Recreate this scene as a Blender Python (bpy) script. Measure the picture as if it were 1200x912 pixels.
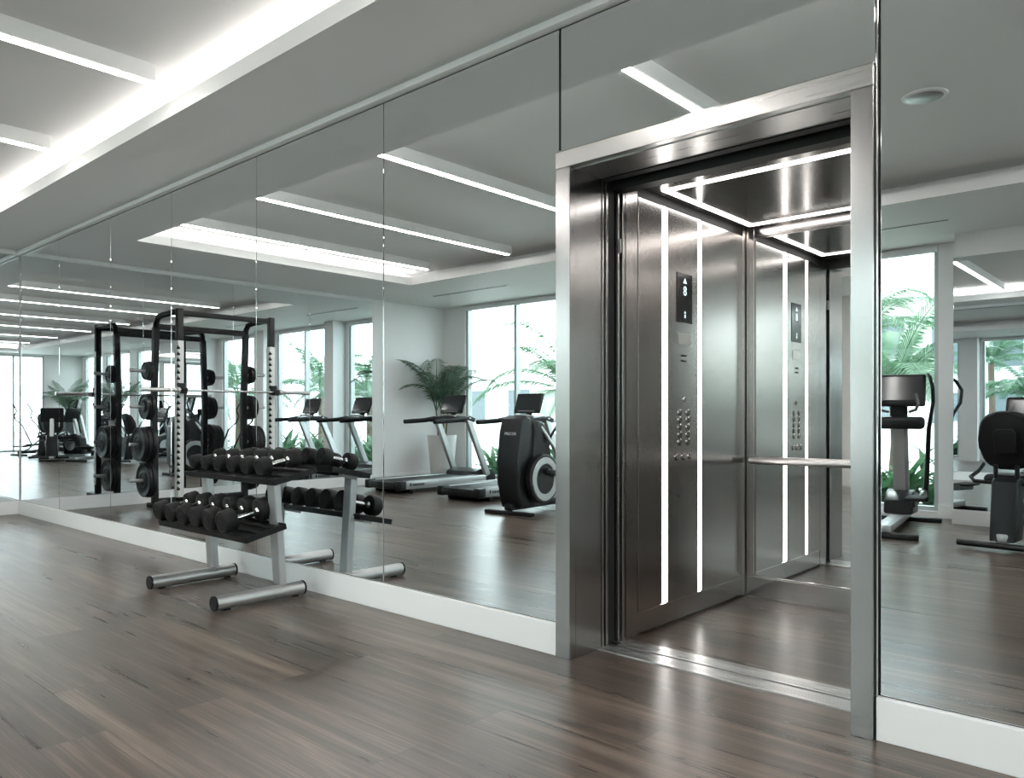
import bpy, bmesh, math, random
from math import sin, cos, pi, radians as R
from mathutils import Vector, Matrix
random.seed(7)
for o in list(bpy.data.objects): bpy.data.objects.remove(o)
S = bpy.context.scene
COL = S.collection

# ---------------------------------------------------------------- camera / world / exposure
cam = bpy.data.objects.new('camera', bpy.data.cameras.new('camera'))
COL.objects.link(cam)
cam.location = (0, -2.93, 1.15)
cam.rotation_euler = (R(90), 0, R(41.9))
cam.data.sensor_width = 36; cam.data.lens = 27.45; cam.data.shift_y = 0.025
cam.data.clip_start = 0.05; cam.data.clip_end = 300
S.camera = cam
S.view_settings.view_transform = 'Standard'; S.view_settings.look = 'None'
S.view_settings.gamma = 1; S.view_settings.use_curve_mapping = False
S.view_settings.exposure = 0.45
W = bpy.data.worlds.new('world'); S.world = W; W.use_nodes = True
wn = W.node_tree; wn.nodes.clear()
wo = wn.nodes.new('ShaderNodeOutputWorld'); wb = wn.nodes.new('ShaderNodeBackground')
tc = wn.nodes.new('ShaderNodeTexCoord'); sp = wn.nodes.new('ShaderNodeSeparateXYZ')
cr = wn.nodes.new('ShaderNodeValToRGB')
cr.color_ramp.elements[0].position = 0.0; cr.color_ramp.elements[0].color = (0.945, 0.97, 1.0, 1)
cr.color_ramp.elements[1].position = 0.8; cr.color_ramp.elements[1].color = (0.86, 0.94, 1.0, 1)
wn.links.new(tc.outputs['Generated'], sp.inputs[0]); wn.links.new(sp.outputs['Z'], cr.inputs[0])
wn.links.new(cr.outputs[0], wb.inputs[0]); wb.inputs[1].default_value = 5.2
wn.links.new(wb.outputs[0], wo.inputs[0])
sun = bpy.data.objects.new('sun', bpy.data.lights.new('sun', 'SUN')); COL.objects.link(sun)
sun.data.energy = 2.0; sun.data.angle = R(8); sun.data.color = (1, .97, .92)
sun.rotation_euler = (R(28), R(-18), 0)
BAR_E, COVE_E, CAB_E = 42.0, 17.0, 9.0

# ---------------------------------------------------------------- materials
def mat(name, col, rough=.5, metal=0, **k):
    m = bpy.data.materials.new(name); m.use_nodes = True
    b = m.node_tree.nodes['Principled BSDF']
    b.inputs['Base Color'].default_value = (*col, 1); b.inputs['Roughness'].default_value = rough
    b.inputs['Metallic'].default_value = metal
    for kk, v in k.items(): b.inputs[kk.replace('_', ' ')].default_value = v
    return m
def nodes(m): return m.node_tree.nodes, m.node_tree.links, m.node_tree.nodes['Principled BSDF']
def noise_rough(m, lo, hi, scale=(1, 1, 1), bump=0, ns=1.0, detail=3):
    N, L, b = nodes(m)
    t = N.new('ShaderNodeTexCoord'); mp = N.new('ShaderNodeMapping'); mp.inputs['Scale'].default_value = scale
    n = N.new('ShaderNodeTexNoise'); n.inputs['Scale'].default_value = ns; n.inputs['Detail'].default_value = detail
    r = N.new('ShaderNodeMapRange'); r.inputs['To Min'].default_value = lo; r.inputs['To Max'].default_value = hi
    L.new(t.outputs['Object'], mp.inputs[0]); L.new(mp.outputs[0], n.inputs[0]); L.new(n.outputs[0], r.inputs[0])
    L.new(r.outputs[0], b.inputs['Roughness'])
    if bump:
        bp = N.new('ShaderNodeBump'); bp.inputs['Strength'].default_value = bump; bp.inputs['Distance'].default_value = .002
        L.new(n.outputs[0], bp.inputs['Height']); L.new(bp.outputs[0], b.inputs['Normal'])
    return m
def emis(name, col, e):
    m = bpy.data.materials.new(name); m.use_nodes = True
    N = m.node_tree.nodes; N.clear(); o = N.new('ShaderNodeOutputMaterial'); x = N.new('ShaderNodeEmission')
    x.inputs[0].default_value = (*col, 1); x.inputs[1].default_value = e
    m.node_tree.links.new(x.outputs[0], o.inputs[0]); return m
def wood():
    m = mat('grey_brown_plank_floor', (.1, .09, .08), .3)
    N, L, b = nodes(m)
    t = N.new('ShaderNodeTexCoord')
    br = N.new('ShaderNodeTexBrick'); br.offset = .37; br.offset_frequency = 2
    br.inputs['Scale'].default_value = 1; br.inputs['Brick Width'].default_value = 1.5; br.inputs['Row Height'].default_value = .225
    br.inputs['Mortar Size'].default_value = .0012; br.inputs['Mortar Smooth'].default_value = .1; br.inputs['Bias'].default_value = 0
    br.inputs['Color1'].default_value = (0, 0, 0, 1); br.inputs['Color2'].default_value = (1, 1, 1, 1); br.inputs['Mortar'].default_value = (.5, .5, .5, 1)
    L.new(t.outputs['Object'], br.inputs[0])
    off = N.new('ShaderNodeVectorMath'); off.operation = 'MULTIPLY_ADD'
    off.inputs[1].default_value = (13, 7, 5); L.new(br.outputs['Color'], off.inputs[0]); L.new(t.outputs['Object'], off.inputs[2])
    def nz(sc, ns, det, dist=0):
        mp = N.new('ShaderNodeMapping'); mp.inputs['Scale'].default_value = sc; L.new(off.outputs[0], mp.inputs[0])
        n = N.new('ShaderNodeTexNoise'); n.inputs['Scale'].default_value = ns; n.inputs['Detail'].default_value = det
        n.inputs['Distortion'].default_value = dist; L.new(mp.outputs[0], n.inputs[0]); return n.outputs[0]
    n1 = nz((.40, 9, 1), 2.0, 4, .35); n2 = nz((1.1, 75, 1), 2.0, 2, 0); n3 = nz((.55, 3.4, 1), 1.6, 3, 1.4)
    def ma(op, a, b_, v=None):
        x = N.new('ShaderNodeMath'); x.operation = op
        for i, q in enumerate((a, b_)):
            if isinstance(q, (int, float)): x.inputs[i].default_value = q
            else: L.new(q, x.inputs[i])
        return x.outputs[0]
    s = ma('ADD', ma('MULTIPLY', n1, .46), ma('MULTIPLY', n2, .30))
    s = ma('ADD', s, ma('MULTIPLY', n3, .24))
    s = ma('ADD', s, ma('MULTIPLY', ma('SUBTRACT', br.outputs['Color'], .5), .10))
    cr = N.new('ShaderNodeValToRGB'); e = cr.color_ramp.elements
    e[0].position = .30; e[0].color = (.020, .0145, .0115, 1); e[1].position = .68; e[1].color = (.215, .165, .130, 1)
    x = cr.color_ramp.elements.new(.5); x.color = (.086, .064, .051, 1)
    L.new(s, cr.inputs[0])
    mx = N.new('ShaderNodeMix'); mx.data_type = 'RGBA'; mx.inputs['B'].default_value = (.03, .024, .02, 1)
    L.new(br.outputs['Fac'], mx.inputs['Factor']); L.new(cr.outputs[0], mx.inputs['A']); L.new(mx.outputs['Result'], b.inputs['Base Color'])
    rr = N.new('ShaderNodeMapRange'); rr.inputs['To Min'].default_value = .24; rr.inputs['To Max'].default_value = .34
    L.new(n1, rr.inputs[0]); L.new(rr.outputs[0], b.inputs['Roughness'])
    bp = N.new('ShaderNodeBump'); bp.inputs['Strength'].default_value = .05; bp.inputs['Distance'].default_value = .0015
    L.new(ma('SUBTRACT', s, br.outputs['Fac']), bp.inputs['Height']); L.new(bp.outputs[0], b.inputs['Normal'])
    return m
def plaster(name, c):
    return noise_rough(mat(name, c, .6), .5, .7, (1, 1, 1), .05, 60)
M = {}
M['floor'] = wood()
M['wall'] = plaster('white_wall_paint', (.83, .83, .825))
M['ceil'] = plaster('white_ceiling_paint', (.82, .815, .805))
M['trim'] = noise_rough(mat('white_lacquer', (.88, .88, .875), .3), .25, .35, ns=5)
M['darkgap'] = mat('black_gap', (.008, .009, .009), .6)
M['mirror'] = mat('silver_mirror', (.835, .868, .878), .0, 1)
M['cabmirror'] = mat('bronze_mirror', (.74, .745, .74), .015, 1)
M['steel_c'] = noise_rough(mat('brushed_steel_cabin', (.49, .465, .45), .22, 1), .215, .225, (6, 6, .3), 0, 1, 1)
M['steel'] = noise_rough(mat('brushed_steel', (.46, .45, .445), .22, 1), .18, .26, (14, 14, .3), 0, 3, 1)
M['steel_d'] = noise_rough(mat('brushed_steel_dark', (.36, .34, .33), .2, 1), .17, .19, (14, 14, .3), 0, 3, 1)
M['steel_h'] = noise_rough(mat('satin_steel', (.56, .55, .54), .25, 1), .24, .34, (.3, 14, 14), 0, 3, 1)
M['chrome'] = mat('polished_chrome', (.78, .78, .77), .08, 1)
M['silver'] = noise_rough(mat('silver_paint', (.50, .51, .51), .32, .75), .26, .4, ns=8)
M['white_pt'] = mat('white_perforated_steel', (.62, .62, .60), .4, .2)
M['black'] = noise_rough(mat('black_powder_coat', (.007, .007, .0075), .4, 0, Specular_IOR_Level=.25), .38, .52, ns=40)
M['rubber'] = noise_rough(mat('black_rubber', (.009, .009, .0095), .6, 0, Specular_IOR_Level=.28), .48, .68, ns=30, bump=.1)
M['iron'] = noise_rough(mat('cast_iron', (.010, .010, .0105), .45, 0, Specular_IOR_Level=.35), .35, .55, ns=20, bump=.1)
M['plastic'] = noise_rough(mat('charcoal_plastic', (.011, .012, .013), .35, 0, Specular_IOR_Level=.3), .28, .42, ns=20)
M['grey_pl'] = mat('grey_plastic', (.16, .17, .17), .4)
M['screen'] = mat('dark_screen', (.03, .034, .036), .12)
M['belt'] = noise_rough(mat('belt_rubber', (.02, .021, .022), .6), .5, .7, ns=50)
M['vinyl'] = noise_rough(mat('black_vinyl', (.008, .008, .009), .45, 0, Specular_IOR_Level=.3), .38, .55, ns=60, bump=.15)
M['bar_e'] = emis('bar_light_white', (1, .96, .92), BAR_E)
M['cove_e'] = emis('cove_light_white', (1, .965, .93), COVE_E)
M['cab_e'] = emis('cabin_light_white', (1, .97, .93), CAB_E)
M['disp_e'] = emis('display_glow', (.75, .95, .95), 1.2)
M['alu'] = mat('window_aluminium', (.50, .54, .54), .4, .3)
M['pot'] = noise_rough(mat('white_planter', (.72, .72, .70), .4), .35, .5, ns=6)
M['soil'] = noise_rough(mat('dark_soil', (.03, .022, .016), .9), .8, 1, ns=30, bump=.5)
M['bark'] = noise_rough(mat('palm_bark', (.16, .12, .085), .85), .7, .95, (4, 4, 25), .6, 3)
M['stone'] = noise_rough(mat('pale_paving', (.55, .54, .51), .7), .6, .8, ns=3)
M['stucco'] = noise_rough(mat('pale_stucco', (.72, .72, .69), .8), .7, .9, ns=8)
M['far_glass'] = mat('far_window_glass', (.10, .13, .14), .1)
M['lawn'] = noise_rough(mat('lawn_green', (.05, .10, .03), .9), .8, 1, ns=40, bump=.6)
M['yellowplate'] = mat('engraved_plate', (.62, .60, .57), .35, .8)
M['logo_w'] = mat('white_lettering', (.8, .8, .8), .5)
M['logo_d'] = mat('dark_lettering', (.03, .035, .04), .5)
def leafmat(name, a, b_):
    m = mat(name, a, .45); N, L, b = nodes(m)
    t = N.new('ShaderNodeTexCoord'); n = N.new('ShaderNodeTexNoise'); n.inputs['Scale'].default_value = 5
    c = N.new('ShaderNodeValToRGB'); c.color_ramp.elements[0].position = .35; c.color_ramp.elements[1].position = .65
    c.color_ramp.elements[0].color = (*a, 1); c.color_ramp.elements[1].color = (*b_, 1)
    L.new(t.outputs['Object'], n.inputs[0]); L.new(n.outputs[0], c.inputs[0]); L.new(c.outputs[0], b.inputs['Base Color'])
    tr = N.new('ShaderNodeBsdfTranslucent'); L.new(c.outputs[0], tr.inputs[0])
    mx = N.new('ShaderNodeMixShader'); mx.inputs[0].default_value = .35
    o = [q for q in N if q.type == 'OUTPUT_MATERIAL'][0]
    L.new(b.outputs[0], mx.inputs[1]); L.new(tr.outputs[0], mx.inputs[2]); L.new(mx.outputs[0], o.inputs[0])
    return m
M['leaf'] = leafmat('palm_leaf_dark', (.05, .10, .065), (.11, .18, .11))
M['leaf_o'] = leafmat('palm_leaf_outdoor', (.035, .10, .045), (.08, .18, .085))
M['leaf_h'] = leafmat('hedge_leaf', (.03, .09, .04), (.09, .19, .09))
def glass():
    m = bpy.data.materials.new('window_pane_glass'); m.use_nodes = True; N = m.node_tree.nodes; L = m.node_tree.links; N.clear()
    o = N.new('ShaderNodeOutputMaterial'); t = N.new('ShaderNodeBsdfTransparent'); t.inputs[0].default_value = (.90, .96, .95, 1)
    g = N.new('ShaderNodeBsdfGlossy'); g.inputs['Roughness'].default_value = .01
    f = N.new('ShaderNodeFresnel'); f.inputs[0].default_value = 1.4
    ge = N.new('ShaderNodeNewGeometry'); iv = N.new('ShaderNodeMath'); iv.operation = 'SUBTRACT'; iv.inputs[0].default_value = 1; L.new(ge.outputs['Backfacing'], iv.inputs[1])
    mu = N.new('ShaderNodeMath'); mu.operation = 'MULTIPLY'; L.new(f.outputs[0], mu.inputs[0]); L.new(iv.outputs[0], mu.inputs[1])
    x = N.new('ShaderNodeMixShader'); L.new(mu.outputs[0], x.inputs[0]); L.new(t.outputs[0], x.inputs[1]); L.new(g.outputs[0], x.inputs[2])
    L.new(x.outputs[0], o.inputs[0]); return m
M['glass'] = glass()

# ---------------------------------------------------------------- mesh helpers
class MB:
    def __init__(s): s.bm = bmesh.new()
    def box(s, x0, x1, y0, y1, z0, z1, bev=0, mtx=None, seg=2):
        r = bmesh.ops.create_cube(s.bm, size=1)
        c = Vector(((x0+x1)/2, (y0+y1)/2, (z0+z1)/2)); d = Vector((abs(x1-x0), abs(y1-y0), abs(z1-z0)))
        for v in r['verts']: v.co = Vector((v.co.x*d.x, v.co.y*d.y, v.co.z*d.z)) + c
        vs = r['verts']
        if bev:
            es = list({e for v in vs for e in v.link_edges})
            q = bmesh.ops.bevel(s.bm, geom=es, offset=min(bev, min(d)*.49), segments=seg, affect='EDGES', profile=.5)
            vs = list({v for f in q['faces'] for v in f.verts} | {v for v in vs if v.is_valid})
        if mtx is not None:
            for v in vs: v.co = mtx @ v.co
        return s
    def tube(s, pts, r, seg=12, caps=True, flat=1.0):
        pts = [Vector(p) for p in pts]; n = len(pts); rings = []
        rr = r if isinstance(r, (list, tuple)) else [r]*n
        up = None
        for i, p in enumerate(pts):
            t = (pts[min(i+1, n-1)] - pts[max(i-1, 0)]).normalized()
            if up is None:
                up = Vector((0, 0, 1)) if abs(t.z) < .9 else Vector((1, 0, 0))
            a = t.cross(up).normalized(); b = a.cross(t).normalized(); up = b
            rings.append([s.bm.verts.new(p + (a*cos(2*pi*k/seg) + b*sin(2*pi*k/seg)*flat)*rr[i]) for k in range(seg)])
        for i in range(n-1):
            for k in range(seg):
                s.bm.faces.new((rings[i][k], rings[i][(k+1) % seg], rings[i+1][(k+1) % seg], rings[i+1][k]))
        if caps: s.bm.faces.new(rings[0][::-1]); s.bm.faces.new(rings[-1])
        return s
    def beam(s, p0, p1, w, h, up=(0, 0, 1), bev=.004):
        p0 = Vector(p0); p1 = Vector(p1); t = (p1-p0); l = t.length; t.normalize()
        u = Vector(up); a = t.cross(u)
        if a.length < 1e-4: a = t.cross(Vector((0, 1, 0)))
        a.normalize(); b = a.cross(t).normalized()
        m = Matrix((( a.x, t.x, b.x, (p0.x+p1.x)/2), (a.y, t.y, b.y, (p0.y+p1.y)/2), (a.z, t.z, b.z, (p0.z+p1.z)/2), (0, 0, 0, 1)))
        return s.box(-w/2, w/2, -l/2, l/2, -h/2, h/2, bev, m, 1)
    def lathe(s, prof, axis='Z', c=(0, 0, 0), seg=32, mtx=None):
        rings = []
        for (r, h) in prof:
            ring = []
            for k in range(seg):
                a = 2*pi*k/seg; x, y = r*cos(a), r*sin(a)
                v = {'Z': (x, y, h), 'Y': (x, h, y), 'X': (h, x, y)}[axis]
                v = Vector(v) + Vector(c)
                if mtx is not None: v = mtx @ v
                ring.append(s.bm.verts.new(v))
            rings.append(ring)
        for i in range(len(rings)-1):
            for k in range(seg):
                s.bm.faces.new((rings[i][k], rings[i][(k+1) % seg], rings[i+1][(k+1) % seg], rings[i+1][k]))
        if prof[0] != prof[-1]:
            s.bm.faces.new(rings[0][::-1]); s.bm.faces.new(rings[-1])
        else:
            pass
        return s
    def prism(s, pts, a0, a1, plane='YZ', bev=0, seg=3):
        def P(u, v, w): return {'YZ': (w, u, v), 'XZ': (u, w, v), 'XY': (u, v, w)}[plane]
        A = [s.bm.verts.new(P(u, v, a0)) for u, v in pts]; B = [s.bm.verts.new(P(u, v, a1)) for u, v in pts]
        n = len(pts); fs = [s.bm.faces.new(A[::-1]), s.bm.faces.new(B)]
        for i in range(n): s.bm.faces.new((A[i], A[(i+1) % n], B[(i+1) % n], B[i]))
        if bev:
            es = list({e for f in fs for e in f.edges})
            bmesh.ops.bevel(s.bm, geom=es, offset=bev, segments=seg, affect='EDGES', profile=.5)
        return s
    def build(s, name, m, parent=None, smooth=True, loc=None):
        bmesh.ops.remove_doubles(s.bm, verts=s.bm.verts, dist=1e-6)
        bmesh.ops.recalc_face_normals(s.bm, faces=s.bm.faces)
        me = bpy.data.meshes.new(name); s.bm.to_mesh(me); s.bm.free()
        me.materials.append(M[m] if isinstance(m, str) else m)
        if smooth:
            me.polygons.foreach_set('use_smooth', [True]*len(me.polygons))
            try: me.set_sharp_from_angle(angle=R(35))
            except Exception: pass
        o = bpy.data.objects.new(name, me); COL.objects.link(o)
        if parent: o.parent = parent
        if loc: o.location = loc
        return o
def tag(o, label=None, cat=None, group=None, kind=None):
    if label: o['label'] = label
    if cat: o['category'] = cat
    if group: o['group'] = group
    if kind: o['kind'] = kind
    return o
def thing(name, label, cat, loc=(0, 0, 0), rz=0, group=None):
    o = bpy.data.objects.new(name, None); COL.objects.link(o); o.location = loc; o.rotation_euler = (0, 0, rz)
    o.empty_display_size = .1
    return tag(o, label, cat, group)
def struct(name, mb, m, label=None, smooth=False):
    o = mb.build(name, m, None, smooth); o['kind'] = 'structure'
    if label: o['label'] = label
    return o
def sroot(name, label=None):
    o = bpy.data.objects.new(name, None); COL.objects.link(o); o['kind'] = 'structure'
    if label: o['label'] = label
    return o
def dup(root, loc, rz, label, group=None, rx=None):
    def cp(o, par):
        c = o.copy(); COL.objects.link(c); c.parent = par
        for ch in list(o.children): cp(ch, c)
        return c
    r = cp(root, None); r.location = loc
    e = list(root.rotation_euler); e[2] = rz
    if rx is not None: e[0] = rx
    r.rotation_euler = e
    r['label'] = label
    if group: r['group'] = group
    return r
def text(s, size, name, m, parent, mtx, ext=.0008, mirror=False):
    cu = bpy.data.curves.new(name, 'FONT'); cu.body = s; cu.size = size; cu.extrude = ext; cu.align_x = 'CENTER'; cu.align_y = 'CENTER'
    cu.resolution_u = 3
    t = bpy.data.objects.new('tmp', cu); COL.objects.link(t)
    bpy.context.view_layer.update()
    me = bpy.data.meshes.new_from_object(t.evaluated_get(bpy.context.evaluated_depsgraph_get()))
    COL.objects.unlink(t); bpy.data.objects.remove(t)
    me.materials.clear(); me.materials.append(M[m])
    if mirror: me.transform(Matrix.Scale(-1, 4, (1, 0, 0))); me.flip_normals()
    me.transform(mtx)
    o = bpy.data.objects.new(name, me); COL.objects.link(o); o.parent = parent
    return o
def frame_mtx(origin, xdir, ydir):
    x = Vector(xdir).normalized(); y = Vector(ydir).normalized(); z = x.cross(y); o = Vector(origin)
    return Matrix(((x.x, y.x, z.x, o.x), (x.y, y.y, z.y, o.y), (x.z, y.z, z.z, o.z), (0, 0, 0, 1)))

# ---------------------------------------------------------------- room
XL, XR, YB, H, H2 = -10.3, 7.0, -6.7, 3.05, 3.265
RX0, RX1, RY0, RY1 = -8.75, 6.2, -4.6, -.68          # recess in the ceiling
EX0, EX1, EH = -2.32, -.89, 2.39                       # lift surround
struct('floor', MB().box(XL-.1, XR+.1, YB-.15, .19, -.1, 0), 'floor', 'dark grey-brown wood plank floor')
c = MB()
c.box(XL-.1, XR+.1, RY1, .3, H, H+.1); c.box(XL-.1, XR+.1, YB-.15, RY0, H, H+.1)
c.box(XL-.1, RX0, RY0, RY1, H, H+.1); c.box(RX1, XR+.1, RY0, RY1, H, H+.1)
# closed back of the cove (its upper side) and the raised ceiling
g = .28
c.box(RX0-g-.05, RX1+g+.05, RY1+g, RY1+g+.05, H+.1, H2); c.box(RX0-g-.05, RX1+g+.05, RY0-g-.05, RY0-g, H+.1, H2)
c.box(RX0-g-.05, RX0-g, RY0-g, RY1+g, H+.1, H2); c.box(RX1+g, RX1+g+.05, RY0-g, RY1+g, H+.1, H2)
c.box(RX0-g-.05, RX1+g+.05, RY0-g-.05, RY1+g+.05, H2, H2+.08)
struct('ceiling', c, 'ceil', 'white stepped ceiling with a recessed tray')
# walls
w = MB(); w.box(XL-.1, EX0+.02, .008, .20, 0, 3.05); w.box(EX1-.02, XR+.1, .008, .20, 0, 3.05); w.box(EX0+.02, EX1-.02, .008, .20, EH-.02, 3.05)
struct('wall_front', w, 'darkgap', 'wall behind the mirror panels')
struct('wall_left', MB().box(XL-.12, XL, YB, .008, 0, H), 'wall')
w = MB(); w.box(XR, XR+.1, YB, -5.6, 0, H); w.box(XR, XR+.1, -3.9, -3.2, 0, H); w.box(XR, XR+.1, -1.5, .008, 0, H)
w.box(XR, XR+.1, -5.6, -3.9, 3.0, H); w.box(XR, XR+.1, -3.2, -1.5, 3.0, H)
struct('wall_right', w, 'wall')
for i, (a, b) in enumerate(((-5.6, -3.9), (-3.2, -1.5))):
    rt = sroot('window_%d' % (7+i), 'tall window in the right end wall'); f = MB(); t = .05
    for yy in (a+t/2, (a+b)/2, b-t/2): f.box(XR+.02, XR+.10, yy-t/2, yy+t/2, 0, 3.0, .004)
    f.box(XR+.02, XR+.10, a, b, 0, t, .004); f.box(XR+.02, XR+.10, a, b, 3.0-t, 3.0, .004)
    f.build('window_frame', 'alu', rt, False)
    for c0, c1 in ((a+t, (a+b)/2-t/2), ((a+b)/2+t/2, b-t)): MB().box(XR+.055, XR+.060, c0, c1, t, 3.0-t).build('glass_pane', 'glass', rt, False)
# ceiling edge trims and baseboards
struct('trim_1', MB().box(XL, XR, -.045, .008, 2.998, 3.022, .002).box(XL, XR, -.018, .008, 3.022, H), 'trim')
struct('trim_2', MB().box(XL, XL+.045, -5.1, -.045, 2.998, 3.022, .002).box(XL, XL+.018, -5.1, -.045, 3.022, H), 'trim')
BH = .152
def basebd(name, *bs):
    b = MB()
    for q in bs: b.box(*q, .003)
    return struct(name, b, 'trim', 'white baseboard')
basebd('baseboard_front_left', (XL+.02, EX0-.0, -.022, .008, 0, BH))
basebd('baseboard_front_right', (EX1+.006, XR, -.022, .008, 0, BH))
basebd('baseboard_left', (XL, XL+.022, YB+.02, -.0, 0, BH))
basebd('baseboard_right', (XR-.02, XR, YB+.02, -5.6, 0, BH), (XR-.02, XR, -3.9, -3.2, 0, BH), (XR-.02, XR, -1.5, -.022, 0, BH))
# mirror panels
seams = [XL+.02, -9.02, -7.675, -6.42, -5.08, -3.65, EX0-.004]
names = ['tall mirror panel at the far left, next to the room corner', 'tall mirror panel, second from the room corner',
 'tall mirror panel behind the power rack reflection, third from the corner', 'tall mirror panel left of the dumbbell rack',
 'tall mirror panel directly behind the dumbbell rack', 'wide tall mirror panel between the dumbbell rack and the lift']
def mirror(x0, x1, z0, z1, label, grp='mirror panels on the long wall'):
    o = MB().box(x0+.003, x1-.003, .0, .0075, z0, z1, .0022).build('wall_mirror', 'mirror', None, False)
    return tag(o, label, 'mirror', grp)
for i, nm in enumerate(names): mirror(seams[i], seams[i+1], BH+.004, 2.991, nm)
mirror(EX0+.002, EX1, EH+.012, 2.991, 'mirror panel filling the wall above the lift doorway')
xx = [EX1+.012, .62, 2.1, 3.6, 5.1, XR-.01]
nn = ['tall mirror panel right of the lift doorway', 'mirror panel beyond the right edge, second from the lift', 'mirror panel beyond the right edge, third from the lift',
      'mirror panel beyond the right edge, second from the right wall', 'mirror panel beyond the right edge, next to the right wall']
for i in range(5): mirror(xx[i], xx[i+1], BH+.004, 2.991, nn[i])
ly = [-5.1, -3.9, -2.65, -1.4, -.008]
ln = ['mirror panel on the left end wall, farthest from the corner', 'mirror panel on the left end wall, third from the corner', 'mirror panel on the left end wall, second from the corner', 'mirror panel on the left end wall, in the room corner']
for i in range(4):
    o = MB().box(XL+.001, XL+.009, ly[i]+.002, ly[i+1]-.002, BH+.004, 2.991, .0022).build('wall_mirror', 'mirror', None, False)
    tag(o, ln[i], 'mirror', 'mirror panels on the left end wall')
# slim chrome edge between lift surround and right mirror
struct('trim_3', MB().box(EX1+.003, EX1+.010, -.012, .0, BH, 2.991, .001), 'chrome', 'slim chrome edge profile')

# window wall
PX0, PX1, PY = -2.04, .35, -6.28          # mirrored pillar
bays = [(-9.75, -7.45), (-6.95, -4.75), (-4.25, -2.27), (.75, 2.75), (3.25, 5.0), (5.3, 6.8)]
w = MB(); WH = 3.03; x = XL
for a, b in bays:
    w.box(x, a, YB-.15, YB, 0, H); w.box(a, b, YB-.15, YB, WH, H); w.box(a, b, YB-.15, YB, -.0, .07); x = b
w.box(x, XR, YB-.15, YB, 0, H)
w.box(-4.7, -4.3, YB, YB+.30, 0, H); w.box(-7.35, -7.05, YB, YB+.30, 0, H)
struct('wall_rear', w, 'wall', 'white window wall')
for i, (a, b) in enumerate(bays):
    r = sroot('window_%d' % (i+1), 'floor-to-ceiling window in the rear wall')
    f = MB(); t = .05; n = 2; ww = (b-a)/n
    f.box(a, b, YB-.12, YB-.04, .07, .07+t, .004); f.box(a, b, YB-.12, YB-.04, WH-t, WH, .004)
    for k in range(n+1):
        cx = a+k*ww; l = t/2 if k in (0, n) else t/2
        cx = cx+t/2 if k == 0 else (cx-t/2 if k == n else cx)
        f.box(cx-l, cx+l, YB-.13, YB-.03, .07, WH, .004)
    f.build('window_frame', 'alu', r, False)
    for k in range(n):
        MB().box(a+k*ww+t*.6, a+(k+1)*ww-t*.6, YB-.085, YB-.08, .07+t, WH-t).build('glass_pane', 'glass', r, False)
    MB().box(a, b, YB-.04, YB+.03, 2.96, 3.03, .01).build('roller_blind_box', 'trim', r, False)
# pillar clad in mirror
struct('wall_pillar', MB().box(PX0+.02, PX1-.02, YB+.001, PY-.012, 0, H), 'wall', 'broad pillar clad in mirror')
basebd('baseboard_pillar', (PX0, PX1, PY-.01, PY+.02, 0, BH), (PX0, PX0+.02, YB, PY-.01, 0, BH), (PX1-.02, PX1, YB, PY-.01, 0, BH))
o = MB().box(PX0+.01, PX1-.01, PY-.010, PY-.002, BH+.004, 2.80, .002).build('pillar_mirror', 'mirror', None, False)
tag(o, 'large mirror on the broad pillar between the windows, seen reflected right of the lift', 'mirror')
basebd('baseboard_rear', *[(p, q, YB, YB+.02, 0, BH) for p, q in ((XL+.02, -9.75), (-7.45, -7.35), (-7.05, -6.95), (-4.75, -4.7), (-4.3, -4.25), (-2.27, PX0), (PX1, .75), (2.75, 3.25), (5, 5.3))])

# ceiling bars
def bar(x, label):
    t = thing('bar_light', label, 'ceiling light', (x, 0, H2), 0, 'linear ceiling lights')
    MB().box(-.05, .05, -4.36, -.86, -.10, 0, .002).build('housing', 'ceil', t, False)
    MB().box(-.027, .027, -4.35, -.862, -.106, -.1005).build('diffuser', 'bar_e', t, False)
for x, l in ((-.3, 'linear ceiling light nearest above the camera, right of the lift'), (-2.54, 'linear ceiling light reflected in the mirror above the lift doorway'),
             (-4.80, 'linear ceiling light at upper left, the nearer of the two seen directly'), (-6.60, 'linear ceiling light at left, the farther of the two seen directly'),
             (-8.12, 'linear ceiling light beside the far left end of the ceiling tray'), (2.0, 'linear ceiling light behind the camera toward the right wall'),
             (4.2, 'linear ceiling light closest to the right wall')): bar(x, l)
# cove LED strips
cv = thing('cove_light', 'white LED strip hidden around the ceiling tray ledge', 'ceiling light', (0, 0, H+.1))
for q in ((RX0-.12, RX1+.12, RY1+.10, RY1+.125), (RX0-.125, RX0-.10, RY0-.1, RY1+.1), (RX1+.10, RX1+.125, RY0-.1, RY1+.1)):
    MB().box(q[0], q[1], q[2], q[3], .001, .012).build('led_strip', 'cove_e', cv, False)
# speaker disc & air slots
t = thing('ceiling_speaker', 'round white ceiling speaker, seen reflected right of the lift', 'speaker', (-1.42, -2.75, H2))
MB().lathe([(.0, -.012), (.115, -.012), (.135, -.008), (.14, 0), (.0, 0)], c=(0, 0, -.001)).build('rim', 'trim', t)
MB().lathe([(.0, -.018), (.105, -.015), (.112, -.011), (.0, -.011)], c=(0, 0, -.001)).build('grille', 'silver', t)
def slot(x, label):
    t = thing('air_diffuser', label, 'vent', (x, -5.55, H), 0, 'slot air diffusers')
    MB().box(-.8, .8, -.03, .03, -.006, -.0005, .001).build('frame', 'trim', t, False)
    MB().box(-.79, .79, -.014, .014, -.008, -.0062).build('slot', 'darkgap', t, False)
slot(-8.5, 'slot air diffuser in the ceiling near the potted palm'); slot(-5.4, 'slot air diffuser in the ceiling above the treadmills side'); slot(-2.7, 'slot air diffuser in the ceiling near the broad pillar')

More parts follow.
